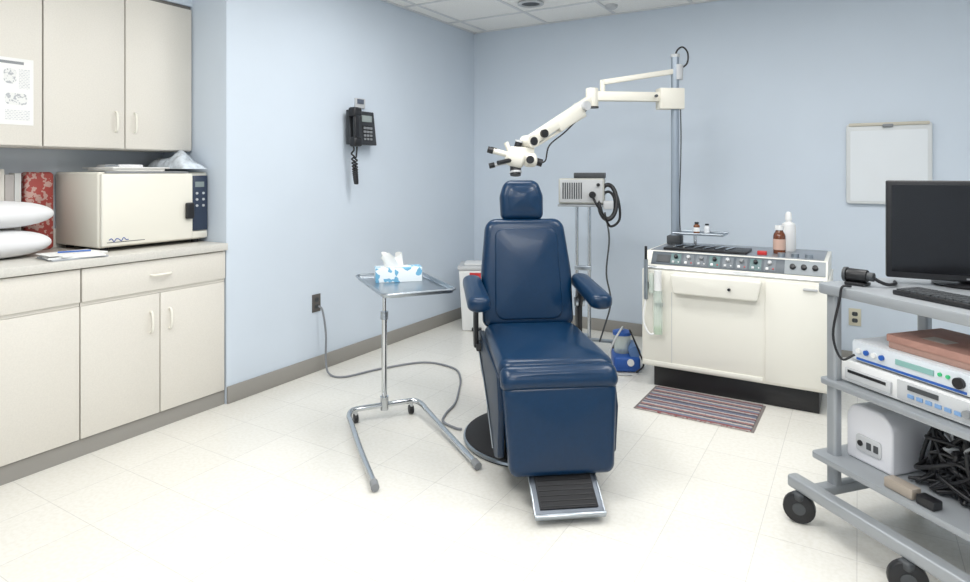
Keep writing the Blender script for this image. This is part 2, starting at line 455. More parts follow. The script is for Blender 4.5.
# pillows
PZ = .912
g = G('pillow'); g.blob('cushion', (-.355, -3.675, PZ+.066), (.31, .56, .132), CLOTH, .75, .45)
g = G('pillow'); g.blob('cushion', (-.36, -3.655, PZ+.134+.066), (.30, .55, .13), CLOTH, .75, .45, (0, 0, 2))
# books and packs behind pillows
g = G('binder_row')
cols = [(.62, .62, .60), (.45, .42, .40), (.7, .68, .62), (.45, .46, .48), (.66, .6, .55), (.55, .45, .40), (.75, .74, .7)]
y = -3.42
for i in range(9):
    w = random.uniform(.022, .05); h = random.uniform(.38, .47)
    g.box('binder_%d' % i, -.585, -.52, y-w, y-.002, .911, .911+h, M('binder%d' % (i % 7), cols[i % 7], .6), .003); y -= w
g = G('patterned_linen_pack')
g.prism('pack', rpoly([(-3.405, .911), (-3.275, .911), (-3.275, 1.31), (-3.405, 1.31)], .02), 'yz', -.588, -.52,
        noise_pattern('red_floral', (.36, .06, .05), (.50, .32, .28), 45, .54), .012, 3)
# clip papers
g = G('clipboard_with_papers')
g.box('board', -.19, .0, -3.50, -3.27, .9105, .918, M('board_grey', (.4, .42, .45), .5), .001, 2, (0, 0, -6))
g.box('sheet_1', -.185, .002, -3.50, -3.275, .918, .926, PAPER, 0, 2, (0, 0, -14))
g.box('sheet_2', -.17, -.01, -3.48, -3.275, .926, .932, PAPER, 0, 2, (0, 0, 5))
g.box('sheet_3', -.18, -.02, -3.51, -3.29, .932, .934, PAPER, 0, 2, (0, 0, -4))
g.tube('pen', [(-.12, -3.44, .938), (-.07, -3.32, .938)], .004, M('pen_blue', (.05, .15, .5), .4), False)

# ---------------------------------------------------------------- left wall: phone, outlet
g = G('wall_telephone', (0, -1.60, 1.62))
g.box('wall_bracket', .0, .03, -.075, .085, -.10, .10, BLACK, .005)
g.prism('body', [(.03, -.12), (.085, -.12), (.055, .12), (.03, .12)], 'xz', -.115, .145, M('phone_body', (.03, .032, .036), .4), .006)
g.box('keypad', .062, .076, .005, .115, -.095, .02, BLACK, .002, 2, (0, -6, 0))
for r in range(4):
    for c in range(3):
        g.box('key_%d_%d' % (r, c), .072, .081, .015+.032*c, .038+.032*c, -.086+.026*r, -.070+.026*r, MGREY, .001)
g.box('display', .056, .068, .01, .11, .045, .09, M('phone_lcd', (.3, .34, .33), .2), .001)
g.box('handset_grip', .09, .115, -.115, -.06, -.09, .09, BLACK, .011, 3)
g.box('handset_ear', .06, .125, -.13, -.05, .07, .135, BLACK, .016, 3)
g.box('handset_mouth', .07, .13, -.13, -.05, -.135, -.07, BLACK, .016, 3)
pts = []
for i in range(190):
    t = i/189; a = t*2*math.pi*34
    s = math.sin(math.pi*t)
    cx = .07+.02*s; cy = -.09+.03*t; cz = -.13-.26*(s**.55) if t < .97 else -.12
    pts.append((cx+.009*math.cos(a), cy+.009*math.sin(a), cz))
g.tube('cord', pts, .006, BLACK, True, False, 6)
g = G('wall_sign')
g.box('holder', 0, .015, -1.60, -1.50, 1.765, 1.835, LGREY, .003)
g.box('card', .015, .02, -1.585, -1.52, 1.795, 1.828, M('sign_dark', (.1, .12, .16), .5), .001)

def outlet(x, y, z, axis, mat, plug=False):
    g = G('electrical_outlet', (x, y, z), 0 if axis == 'x' else -90)
    g.box('plate', 0, .006, -.036, .036, -.058, .058, mat, .002)
    for k in (-1, 1):
        g.prism('socket_%d' % k, rrect(.034, .028, .01, 0, .022*k), 'yz', .006, .008, DGREY if mat is not WHITE else LGREY)
        g.box('slot_a%d' % k, .008, .009, -.009, -.006, .022*k-.005, .022*k+.007, BLACK)
        g.box('slot_b%d' % k, .008, .009, .006, .009, .022*k-.005, .022*k+.007, BLACK)
outlet(0, -1.96, .449, 'x', M('outlet_dark', (.10, .09, .085), .4))
outlet(3.035, 0, .33, 'y', M('outlet_beige', (.62, .58, .45), .4))

CORD = M('cord_grey', (.22, .23, .25), .5)
tube('power_cord', [(.02, -1.955, .43), (.05, -1.95, .40), (.07, -1.94, .25), (.09, -1.96, .08), (.15, -1.985, .012), (.26, -1.96, .008), (.345, -1.725, .008), (.51, -1.46, .008),
                    (.75, -1.46, .008), (.90, -1.60, .008), (1.02, -1.80, .008), (1.112, -1.979, .008), (1.15, -2.12, .008), (1.20, -2.22, .008), (1.30, -2.255, .008), (1.335, -2.25, .008)], .0065, CORD)

# ---------------------------------------------------------------- back wall board
g = G('whiteboard', (0, 0, 0))
g.prism('panel', rrect(.475, .535, .02, 3.222, 1.365), 'xz', -.034, 0, M('board_frame', (.68, .70, .70), .35), .006, 3)
g.prism('surface', rrect(.425, .47, .01, 3.222, 1.35), 'xz', -.037, -.034, M('board_inner', (.78, .81, .83), .22))
g.box('top_rail', 3.0, 3.445, -.045, 0, 1.615, 1.636, M('rail_tan', (.58, .54, .45), .4), .005)
g.box('hook', 3.19, 3.25, -.055, -.03, 1.605, 1.625, MGREY, .004)

# ---------------------------------------------------------------- trash can
g = G('trash_can', (.30, -.42, 0), 28)
g.prism('bin', rpoly([(-.12, 0), (.12, 0), (.15, .50), (-.15, .50)], .012), 'xz', -.14, .14, WHITE, .012, 3)
g.box('lid', -.16, .16, -.15, .15, .50, .535, LGREY, .01, 3)
g.box('flap', -.11, .11, -.10, .10, .535, .55, WHITE, .008)
g.box('label_red', -.06, .11, -.143, -.139, .37, .48, RED)
g.box('label_white', -.05, .10, -.1445, -.142, .41, .43, WHITE)
g.box('pedal', -.04, .04, -.18, -.13, .01, .03, BLACK, .004)

# ---------------------------------------------------------------- mayo stand
g = G('mayo_stand', (.90, -2.335, 0), 55)
for sx, n in ((-1, 'left'), (1, 'right')):
    g.tube('leg_'+n, [(sx*.0, .0, .075), (sx*.10, .0, .075), (sx*.165, .0, .072), (sx*.195, -.04, .062), (sx*.20, -.12, .055), (sx*.215, -.40, .035), (sx*.225, -.66, .026), (sx*.227, -.70, .024)], .0135, CHROME, True, False, 12)
    g.cyl('tip_'+n, (sx*.226, -.69, .026), (sx*.229, -.73, .021), .017, MGREY)
    g.cyl('caster_stem_'+n, (sx*.15, 0, .07), (sx*.15, 0, .045), .008, CHROME)
    g.cyl('caster_wheel_'+n, (sx*.15-.012, .01, .025), (sx*.15+.012, .01, .025), .0245, BLACK, b=.004)
g.cyl('hub', (0, 0, .05), (0, 0, .12), .022, CHROME)
g.cyl('outer_post', (0, 0, .10), (0, 0, .55), .0145, CHROME)
g.cyl('collar', (0, 0, .53), (0, 0, .57), .02, STEEL)
g.cyl('inner_post', (0, 0, .55), (0, 0, .715), .010, CHROME)
g.tube('tray_frame', [(0, 0, .705), (0, -.02, .73), (-.09, -.02, .73), (-.09, -.38, .73), (.17, -.38, .73), (.17, -.02, .73), (0, -.02, .73)], .006, CHROME, False)
ox, oy = .045, -.02
to = rpoly([(-.17+ox, -.46+oy), (.17+ox, -.46+oy), (.17+ox, .11+oy), (-.17+ox, .11+oy)], .03)
g.prism('tray', to, 'xy', .737, .741, STEEL)
def sc(p, k): return ((p[0]-ox)*k+ox, (p[1]-oy+.175)*k*.99-.175+oy)
bm = bmesh.new(); tubebm(bm, [(*sc(p, 1.04), .755) for p in to], .006, False, True)
finish('tray_rim', bm, STEEL, g.e)
bm = bmesh.new(); N = len(to)
A = [bm.verts.new((x, y, .739)) for x, y in to]; B = [bm.verts.new((*sc(p, 1.04), .755)) for p in to]
for i in range(N): bm.faces.new((A[i], A[(i+1) % N], B[(i+1) % N], B[i]))
finish('tray_wall', bm, STEEL, g.e)

TISS = noise_pattern('tissue_box_print', (.16, .42, .62), (.82, .87, .89), 22, .46)
g = G('tissue_box', (.985, -2.325, .7415), 44)
g.box('carton', -.12, .12, -.055, .055, 0, .072, TISS, .002)
g.prism('slot', rrect(.14, .05, .024), 'xy', .0722, .0735, WHITE)
bm = bmesh.new()
nu, nv = 30, 9; rr = []
for j in range(nv+1):
    t = j/nv; row = []
    for i in range(nu):
        a = 2*math.pi*i/nu; w = 1+.35*math.sin(a*5+t*2)*t
        row.append(bm.verts.new((-.02-.02*t+(.05+.012*t)*math.cos(a)*w*(1-t*.30), .018*math.sin(a)*w*(1+t*.6), .0735+.06*t+.016*math.sin(3*a+1)*t)))
    rr.append(row)
for a, b in zip(rr, rr[1:]):
    for i in range(nu): bm.faces.new((a[i], a[(i+1) % nu], b[(i+1) % nu], b[i]))
finish('tissue', bm, PAPER, g.e, ang=90)

# ---------------------------------------------------------------- exam chair
g = G('ent_exam_chair', (1.68, -2.14, 0), 37.4)
g.lathe('base_disc', [(0, 0), (.33, 0), (.335, .012), (.33, .03), (.28, .045), (.12, .055), (0, .055)], (0, 0, 0), RUBBER, 64)
g.lathe('base_trim', [(.335, .006), (.342, .012), (.339, .022), (.332, .024)], (0, 0, 0), STEEL, 64)
g.lathe('lift_column', [(.15, .05), (.15, .10), (.12, .11), (.12, .20), (.09, .205), (.09, .34), (.07, .345), (.07, .42)], (0, -.03, 0), DGREY)
g.box('motor_housing', -.19, .19, -.30, .12, .10, .36, BLACK, .03, 3)
g.box('seat_frame', -.20, .20, -.50, .18, .36, .42, BLACK, .01)
for sx, n in ((-1, 'left'), (1, 'right')):
    xo = sx*.232
    sk = rpoly([(.20, .49), (-.52, .49), (-.57, .36), (-.54, .16), (-.44, .12), (-.16, .27), (.10, .31), (.24, .40)], .03)
    g.prism('side_shell_'+n, sk, 'yz', xo-.014, xo+.014, NAVYP, .006, 3)
    lk = rpoly([(.14, .31), (-.20, .29), (-.40, .16), (-.36, .07), (-.10, .055), (.08, .10)], .04)
    g.prism('lift_cover_'+n, lk, 'yz', sx*.205-.012, sx*.205+.012, DGREY, .005)
    g.tube('side_trim_'+n, [(sx*.249, .20, .41), (sx*.249, .0, .345), (sx*.249, -.20, .27), (sx*.249, -.42, .15)], .004, STEEL)
    g.prism('arm_upright_'+n, rpoly([(.10, .42), (.16, .42), (.17, .60), (.15, .70), (.05, .70), (.10, .62)], .02), 'yz', sx*.268-.011, sx*.268+.011, BLACK, .004)
    g.box('arm_bracket_'+n, min(sx*.19, sx*.27), max(sx*.19, sx*.27), .08, .16, .41, .45, BLACK, .006)
    m = frame((sx*.285, -.01, .726), (1, 0, 0), (0, 1, .09))
    g.pad('armrest_'+n, rpoly([(-.054, -.23), (.054, -.23), (.046, .22), (-.046, .22)], .042), .068, .026, .008, NAVY, m)
    g.cyl('arm_pivot_'+n, (sx*.245, .12, .64), (sx*.292, .12, .64), .025, STEEL)
# seat
m = frame((0, -.235, .500), (1, 0, 0), (0, 1, .0))
g.pad('seat', rpoly([(-.240, -.325), (.240, -.325), (.232, .33), (-.232, .33)], .05), .105, .038, .016, NAVY, m)
# leg rest
m = frame((0, -.585, .310), (1, 0, 0), (0, .12, 1))
g.pad('leg_rest', rpoly([(-.208, -.190), (.208, -.190), (.232, .155), (-.232, .155)], [.035, .035, .03, .03]), .09, .03, .012, NAVY, m)
m = frame((0, -.565, .483), (1, 0, 0), (0, .9, 1))
g.pad('front_roll', rpoly([(-.238, -.05), (.238, -.05), (.238, .05), (-.238, .05)], .035), .095, .038, .004, NAVY, m)
# footplate
fx = frame((0, -.668, .088), (1, 0, 0), (0, .9, .50))
def fbox(n, x0, x1, y0, y1, z0, z1, mat, b=.003):
    o = mbox(n, x0, x1, y0, y1, z0, z1, mat, b, 2, None, g.e); o.data.transform(fx); return o
fbox('footplate', -.135, .135, -.105, .12, -.012, .0, M('footplate_alu', (.16, .18, .21), .4, .6))
fbox('foot_rubber', -.112, .112, -.080, .095, .0, .007, RUBBER)
for k in range(8): fbox('foot_rib_%d' % k, -.104, .104, -.072+.021*k, -.068+.021*k, .007, .009, BLACK, 0)
fbox('foot_lip', -.135, .135, -.112, -.100, -.012, .012, STEEL)
for sx in (-1, 1): fbox('foot_edge_%d' % sx, sx*.132-.003, sx*.132+.003, -.105, .12, -.013, .004, STEEL)
g.box('foot_bracket', -.11, .11, -.61, -.57, .10, .17, STEEL, .004)
# backrest
al = math.radians(14)
up = (0, math.sin(al), math.cos(al))
bm0 = Vector((0, .115, .50))
m = frame(tuple(bm0+Vector(up)*.295), (1, 0, 0), up)
bo = rpoly([(-.232, -.275), (.232, -.275), (.236, .0), (.205, .280), (-.205, .280), (-.236, .0)], [.04, .04, .4, .06, .06, .4])
g.pad('backrest', bo, .10, .035, .008, NAVY, m)
m2 = frame(tuple(bm0+Vector(up)*.29+Vector((0, -.046, .012))), (1, 0, 0), up)
g.pad('backrest_panel', rpoly([(-.175, -.235), (.175, -.235), (.163, .23), (-.163, .23)], .05), .022, .009, .016, NAVY, m2)
m3 = frame(tuple(bm0+Vector(up)*.285+Vector((0, .055, -.012))), (1, 0, 0), up)
g.pad('back_shell', rpoly([(-.205, -.26), (.205, -.26), (.185, .26), (-.185, .26)], .05), .03, .012, 0, NAVYP, m3)
for sx in (-1, 1):
    g.cyl('headrest_post_%d' % sx, (sx*.05, .26, 1.0), (sx*.05, .295, 1.13), .007, CHROME)
m = frame((-.012, .265, 1.160), (1, 0, 0), (0, .18, 1))
g.pad('headrest', rpoly([(-.112, -.105), (.112, -.105), (.116, .02), (.088, .105), (-.088, .105), (-.116, .02)], [.03, .03, .08, .05, .05, .08]), .09, .035, .016, NAVY, m)

# ---------------------------------------------------------------- ENT treatment cabinet
g = G('ent_treatment_cabinet')
X0, X1, YF, YK = 1.917, 2.925, -1.12, -.54
g.box('plinth', X0+.06, X1-.05, YF+.05, YK-.02, 0, .13, BLACK, .004)
g.box('body', X0, X1, YF, YK, .13, .72, CREAM, .008)
g.prism('console', [(YF, .72), (YF+.075, .825), (YK, .825), (YK, .72)], 'yz', X0+.01, X1-.01, CREAM, .003)
def slope(n, xa, xb, s0, s1, h, mat, b=.001):
    o = mbox(n, xa, xb, s0, s1, 0, h, mat, b, 2, None, g.e)
    o.data.transform(frame((0, YF, .72), (1, 0, 0), (0, .075, .105))); return o
def sknob(n, x, s, r, h, mat, r2=None):
    o = cyl(n, (x, s, .002), (x, s, h), r, mat, r2, 20, .001, g.e)
    o.data.transform(frame((0, YF, .72), (1, 0, 0), (0, .075, .105))); return o
slope('panel_plate', X0+.05, X1-.10, .034, .122, .004, M('panel_slate', (.09, .11, .13), .4))
slope('panel_strip', X0+.03, X1-.03, .004, .020, .006, M('alu_strip', (.55, .57, .58), .3, .8))
slope('panel_right', X1-.22, X1-.02, .034, .12, .005, M('panel_grey', (.30, .33, .35), .4))
slope('meter', X0+.08, X0+.16, .05, .10, .008, DGREY)
for k in range(8):
    x = X0+.195+k*.074
    slope('bezel_%d' % k, x-.03, x+.03, .042, .112, .006, M('panel_mid', (.16, .18, .20), .4) if k % 3 else M('panel_green', (.12, .2, .2), .4))
    sknob('knob_%d' % k, x, .090, .013, .024, (BLACK, LGREY, MGREY)[k % 3], .010)
    sknob('led_%d' % k, x+.018, .056, .004, .010, RED if k % 2 else WHITE)
    slope('switch_%d' % k, x-.02, x-.006, .048, .062, .012, WHITE if k % 2 else LGREY)
for k in range(3): sknob('dial_%d' % k, X1-.18+k*.055, .078, .016, .022, BLACK, .013)
# front panels
g.prism('tilt_bin', rpoly([(2.115, .59), (2.575, .59), (2.60, .705), (2.095, .705)], .015), 'xz', YF-.045, YF+.002, CREAM, .010, 3)
g.cyl('bin_knob', (2.43, YF-.045, .645), (2.43, YF-.065, .647), .008, BLACK)
g.box('left_seam', 2.096, 2.099, YF-.0008, YF, .145, .59, LGREY)
g.box('right_door', 2.612, X1-.010, YF-.010, YF, .145, .705, CREAM, .003)
g.box('right_pull', 2.80, 2.87, YF-.020, YF-.01, .672, .684, LGREY, .003)
g.box('lower_rail', X0+.012, 2.60, YF-.006, YF, .14, .165, CREAM, .002)
g.cyl('canister', (2.025, YF-.038, .34), (2.025, YF-.038, .60), .026, GLASS)
g.cyl('canister_fluid', (2.025, YF-.038, .342), (2.025, YF-.038, .38), .023, M('fluid_green', (.45, .6, .35), .3))
g.cyl('canister_cap', (2.025, YF-.038, .60), (2.025, YF-.038, .72), .022, WHITE)
g.box('canister_clip', 2.005, 2.045, YF-.03, YF, .50, .52, STEEL)
g.cyl('handpiece_holder', (1.95, YF-.03, .54), (1.95, YF-.03, .78), .013, STEEL)
g.cyl('handpiece', (1.95, YF-.03, .78), (1.95, YF-.03, .86), .008, BLACK)
g.box('handpiece_bracket', 1.94, 1.96, YF-.03, YF+.01, .60, .64, STEEL)
g.cyl('left_bottle', (1.985, YF-.032, .58), (1.985, YF-.032, .70), .014, GLASS)
g.tube('suction_hose', [(1.95, YF-.03, .54), (1.94, YF-.05, .42), (1.98, YF-.06, .34), (2.02, YF-.04, .35)], .006, WHITE)
# worktop fittings
g.box('worktop', X0+.03, X1-.03, YF+.09, YK-.01, .825, .829, M('worktop_steel', (.35, .37, .40), .3, .7), .001)
g.cyl('tray_post', (2.16, -.78, .825), (2.16, -.78, .91), .010, CHROME)
g.prism('instrument_tray', rrect(.30, .20, .02, 2.19, -.76), 'xy', .91, .916, STEEL)
g.tube('tray_lip', [(2.04, -.86, .92), (2.34, -.86, .92), (2.34, -.66, .92), (2.04, -.66, .92)], .005, STEEL, False, True)
g.box('drawer_insert', 2.02, 2.50, -1.02, -.80, .829, .845, BLACK, .004)
for k in range(6):
    g.cyl('instrument_%d' % k, (2.08+k*.06, -1.0, .85), (2.11+k*.06, -.85, .85), .005, CHROME)
g.box('red_switch', 2.55, 2.60, -.97, -.93, .829, .85, RED, .003)
for k in range(3): g.cyl('jar_%d' % k, (2.68+.07*k, -.985, .829), (2.68+.07*k, -.985, .850), .020, STEEL)

def bottle(name, x, y, z, r, h, mat, cap, label=None, neck=.35):
    g = G(name, (x, y, z))
    g.lathe('body', [(0, 0), (r*.95, 0), (r, .004), (r, h*.62), (r*.9, h*.70), (r*neck, h*.80), (r*neck, h*.86), (0, h*.86)], (0, 0, 0), mat)
    g.lathe('cap', [(0, h*.84), (r*neck*1.25, h*.84), (r*neck*1.2, h), (0, h)], (0, 0, 0), cap)
    if label: g.lathe('label', [(r*1.01, h*.14), (r*1.01, h*.52)], (0, 0, 0), label)
bottle('brown_bottle', 2.655, -.84, .8292, .034, .165, BROWN, WHITE, M('label', (.62, .42, .34), .6), .6)
g2 = G('squeeze_bottle', (2.69, -.68, .8292))
g2.lathe('body', [(0, 0), (.040, 0), (.042, .005), (.042, .14), (.036, .165), (.016, .178), (.016, .19), (0, .19)], (0, 0, 0), WHITE)
g2.lathe('cap', [(0, .188), (.020, .188), (.018, .225), (.010, .238), (0, .238)], (0, 0, 0), WHITE)
bottle('small_medicine_bottle', 2.16, -.74, .9165, .020, .070, M('amber', (.18, .06, .02), .2), BLACK, WHITE, .55)
bottle('small_medicine_bottle', 2.22, -.72, .9165, .018, .060, M('clear_white', (.7, .72, .74), .2), BLACK, None, .55)

# ---------------------------------------------------------------- surgical microscope
g = G('surgical_microscope')
PX, PY = 2.0, -.65
g.box('clamp', PX-.045, PX+.045, PY-.045, PY+.045, .829, .885, DGREY, .006)
g.cyl('column', (PX, PY, .885), (PX, PY, 2.08), .0265, M('column_paint', (.33, .38, .44), .3, .4))
g.cyl('column_cap', (PX, PY, 2.08), (PX, PY, 2.10), .03, LGREY)
E = Vector((1.544, -.995, 0)); P0 = Vector((PX, PY, 0)); dirv = (E-P0).normalized()
def beam(n, a, b, w, h, mat, bb=.006):
    a = Vector(a); b = Vector(b); d = (b-a); Ln = d.length; d.normalize()
    side = d.cross(Vector((0, 0, 1))).normalized(); 
    o = mbox(n, 0, Ln, -w/2, w/2, -h/2, h/2, mat, bb, 2, None, g.e)
    z = side.cross(d); mt = Matrix.Identity(4)
    for i in range(3): mt[i][0] = d[i]; mt[i][1] = side[i]; mt[i][2] = z[i]; mt[i][3] = a[i]
    if mt.determinant() < 0:
        for i in range(3): mt[i][1] = -mt[i][1]
    o.data.transform(mt); return o
Z = lambda v: Vector((0, 0, v))
beam('column_block', P0+dirv*-.05+Z(1.80), P0+dirv*.12+Z(1.80), .09, .14, CREAMW)
beam('horizontal_arm', P0+dirv*.10+Z(1.812), E+Z(1.812), .06, .062, CREAMW)
g.cyl('arm_bolt', P0+dirv*.14+Z(1.812)+Vector((.02, -.05, 0)), P0+dirv*.14+Z(1.812)+Vector((.03, -.065, 0)), .01, DGREY)
beam('upper_link', P0+dirv*-.05+Z(1.995), P0+dirv*.50+Z(1.905), .035, .035, CREAMW)
g.cyl('upper_pivot', P0+dirv*-.02+Z(1.93), P0+dirv*-.02+Z(2.03), .034, LGREY)
g.cyl('link_pivot', P0+dirv*.50+Z(1.84), P0+dirv*.50+Z(1.92), .018, CREAMW)
g.cyl('elbow', E+Z(1.74), E+Z(1.865), .042, CREAMW, b=.006)
g.cyl('elbow_ring', E+Z(1.733), E+Z(1.742), .044, BLACK)
Hd = Vector((1.30, -1.43, 1.50)); A0 = E+Z(1.79)
dd = (Hd-A0).normalized(); sd = dd.cross(Z(1)).normalized(); R = Vector((.8565, .516, 0))
beam('spring_arm', A0, Hd, .062, .068, CREAMW, .012)
beam('spring_arm_cover', A0+dd*.10+Z(-.02), A0+dd*.34+Z(-.02), .068, .085, CREAMW, .012)
beam('spring_rod', A0+Z(-.075)+dd*.06, Hd+Z(-.055)-dd*.06, .018, .018, CREAMW)
g.cyl('arm_knob', A0+dd*.10-sd*.06, A0+dd*.10+sd*.06, .030, LGREY)
g.cyl('arm_knob_end', Hd-sd*.05, Hd+sd*.05, .040, CREAMW)
g.cyl('arm_knob_end_cap', Hd-sd*.058, Hd+sd*.058, .026, BLACK)
g.cyl('mid_knob', Hd-dd*.10-sd*.05, Hd-dd*.10+sd*.05, .026, BLACK)
g.cyl('head_post', Hd+Z(.03), Hd+Z(-.13), .022, DGREY)
beam('head_arm', Hd+R*.03+Z(-.065), Hd-R*.12+Z(-.055), .05, .05, CREAMW)
hb = Hd-R*.085+Z(-.105)
g.blob('optics_housing', hb, (.13, .13, .115), CREAMW, .5, .5, (0, 20, 30))
g.blob('observer_housing', hb+R*.09+Z(-.01), (.09, .10, .09), CREAMW, .5, .5, (0, 0, 30))
g.cyl('zoom_knob', hb+R*.09+Vector((.03, -.06, -.01)), hb+R*.09+Vector((.045, -.085, -.01)), .024, BLACK)
g.cyl('objective', hb+Z(-.03), hb+Vector((.01, -.02, -.105)), .036, BLACK, .033)
g.cyl('objective_ring', hb+Vector((.008, -.016, -.080)), hb+Vector((.010, -.018, -.092)), .038, LGREY)
for k in (-1, 1):
    off = Vector((-.2, .9, 0)).normalized()*.03*k
    g.cyl('eyepiece_tube_%d' % k, hb+off+Z(.01), hb+off-R*.13+Z(.045), .017, CREAMW)
    g.cyl('eyepiece_%d' % k, hb+off-R*.13+Z(.045), hb+off-R*.165+Z(.055), .020, BLACK)
g.cyl('handgrip', hb+Vector((0, -.05, -.01)), hb-R*.05+Vector((0, -.12, -.03)), .014, BLACK)
g.cyl('lower_handle', hb-R*.02+Z(-.02), hb-R*.15+Z(-.045), .011, LGREY)
g.cyl('lower_handle_knob', hb-R*.13+Z(-.04), hb-R*.165+Z(-.048), .017, BLACK)
g.cyl('focus_knob', hb+R*.13+Z(-.02), hb+R*.165+Z(-.03), .024, BLACK)
g.cyl('side_tube', hb+Z(.03), hb+R*.02+Z(.10), .022, BLACK)
g.cyl('side_tube_cap', hb+R*.02+Z(.10), hb+R*.023+Z(.112), .025, LGREY)
g.cyl('camera_tube', hb-R*.03+Z(.03), hb-R*.06+Z(.10), .015, CREAMW)
c0 = P0
g.tube('cable_loop', [c0+R*(.03)+Z(2.0), c0+R*.08+Z(2.04), c0+R*.085+Z(2.11), c0+R*.05+Z(2.15), c0+R*.01+Z(2.12), c0+Z(2.05), c0+R*-.03+Z(1.98)], .006, BLACK)
g.tube('cable_arm', [A0+Z(-.03), A0+dd*.22+Vector((0, -.03, -.10)), A0+dd*.38+Vector((0, -.03, -.12)), A0+dd*.42+Vector((0, -.03, -.20)), Hd+R*.05+Vector((0, -.02, -.12)), Hd+R*.02+Z(-.05)], .005, BLACK)
g.tube('cable_column', [c0+R*.035+Z(1.80), c0+R*.04+Z(1.5), c0+R*.03+Z(1.1), c0+R*.035+Z(.88)], .004, DGREY)

# ---------------------------------------------------------------- light source on stand
g = G('endoscope_light_source_stand', (1.345, -.66, 0), 18)
for a in range(5):
    q = 2*math.pi*a/5+.3
    g.tube('base_leg_%d' % a, [(0, 0, .10), (.22*math.cos(q), .22*math.sin(q), .075)], .014, STEEL, False)
    g.cyl('caster_%d' % a, (.22*math.cos(q)-.012, .22*math.sin(q), .031), (.22*math.cos(q)+.012, .22*math.sin(q), .031), .03, BLACK)
    g.cyl('caster_stem_%d' % a, (.22*math.cos(q), .22*math.sin(q), .04), (.22*math.cos(q), .22*math.sin(q), .075), .008, STEEL)
g.cyl('hub', (0, 0, .07), (0, 0, .13), .045, STEEL)
g.cyl('post_1', (-.045, 0, .11), (-.045, 0, 1.07), .013, CHROME)
g.cyl('post_2', (.045, 0, .11), (.045, 0, 1.07), .013, CHROME)
g.box('post_tie', -.06, .06, -.02, .02, .60, .63, STEEL, .003)
g.box('shelf', -.17, .16, -.13, .13, 1.065, 1.08, GREYP, .003)
g.box('housing', -.165, .155, -.125, .125, 1.085, 1.265, M('ls_case', (.55, .55, .50), .4), .01, 3)
g.box('front_bezel', -.155, .145, -.132, -.125, 1.095, 1.255, LGREY, .004)
for k in range(9): g.box('vent_%d' % k, -.135+k*.016, -.127+k*.016, -.135, -.131, 1.12, 1.235, DGREY)
g.cyl('port', (.075, -.132, 1.15), (.075, -.16, 1.15), .024, BLACK)
g.cyl('dial', (.115, -.132, 1.22), (.115, -.148, 1.22), .012, BLACK)
g.box('top_unit', -.06, .16, -.09, .08, 1.265, 1.305, DGREY, .006)
g.tube('headlight_band', [(.18+.06*math.cos(t*math.pi/6), -.12+.03*math.sin(t*math.pi/6), 1.10+.12*math.sin(t*math.pi/6)) for t in range(12)], .015, BLACK, True, True)
g.tube('headlight_strap', [(.18+.05*math.cos(t*math.pi/6), -.10+.05*math.sin(t*math.pi/6), 1.08+.09*math.sin(t*math.pi/6)) for t in range(12)], .010, BLACK, True, True)
g.tube('light_cable', [(.075, -.16, 1.15), (.10, -.22, 1.10), (.16, -.19, 1.00), (.20, -.12, .93), (.26, -.10, .98), (.25, -.09, 1.12), (.20, -.08, 1.22)], .009, BLACK)
g.tube('light_cable_2', [(.16, -.14, 1.03), (.19, -.14, .85), (.17, -.12, .6), (.20, -.10, .4), (.15, -.08, .2), (.12, -.05, .10)], .006, DGREY)
g.box('lamp_head', .15, .22, -.16, -.12, 1.05, 1.11, LGREY, .008)

# ---------------------------------------------------------------- blue suction unit on floor
g = G('portable_suction_unit', (1.72, -.84, 0), 25)
g.box('base', -.085, .085, -.11, .11, .005, .10, BLUE, .015, 3)
g.lathe('canister', [(0, .10), (.05, .10), (.055, .11), (.058, .22), (.06, .225), (0, .225)], (-.02, .02, 0), GLASS)
g.lathe('lid', [(0, .22), (.062, .22), (.062, .24), (.03, .25), (0, .25)], (-.02, .02, 0), BLUE)
g.cyl('motor', (.05, -.09, .13), (.05, .08, .13), .038, M('pump_blue', (.10, .2, .42), .4))
g.tube('hose', [(-.02, .02, .25), (-.03, -.06, .28), (-.10, -.12, .18), (-.13, -.12, .05), (-.08, -.16, .010), (.02, -.17, .010)], .007, LGREY)
g.tube('hose_2', [(.03, -.02, .24), (.02, -.10, .27), (.07, -.14, .15), (.10, -.13, .06), (.05, -.15, .02)], .006, BLACK)
g.cyl('gauge', (.02, -.11, .07), (.02, -.125, .07), .022, WHITE)

# ---------------------------------------------------------------- rug
g = G('floor_mat', (2.30, -1.305, 0), -1)
g.box('weave', -.295, .295, -.21, .21, .0, .009, rug_mat(), .003)
bm = bmesh.new()
for k in range(41):
    yy = -.207+k*.0102
    for sx in (-1, 1): addb(bm, min(sx*.295, sx*.31), max(sx*.295, sx*.31), yy, yy+.005, 0, .004)
finish('fringe', bm, M('fringe', (.25, .22, .21), .9), g.e, False)

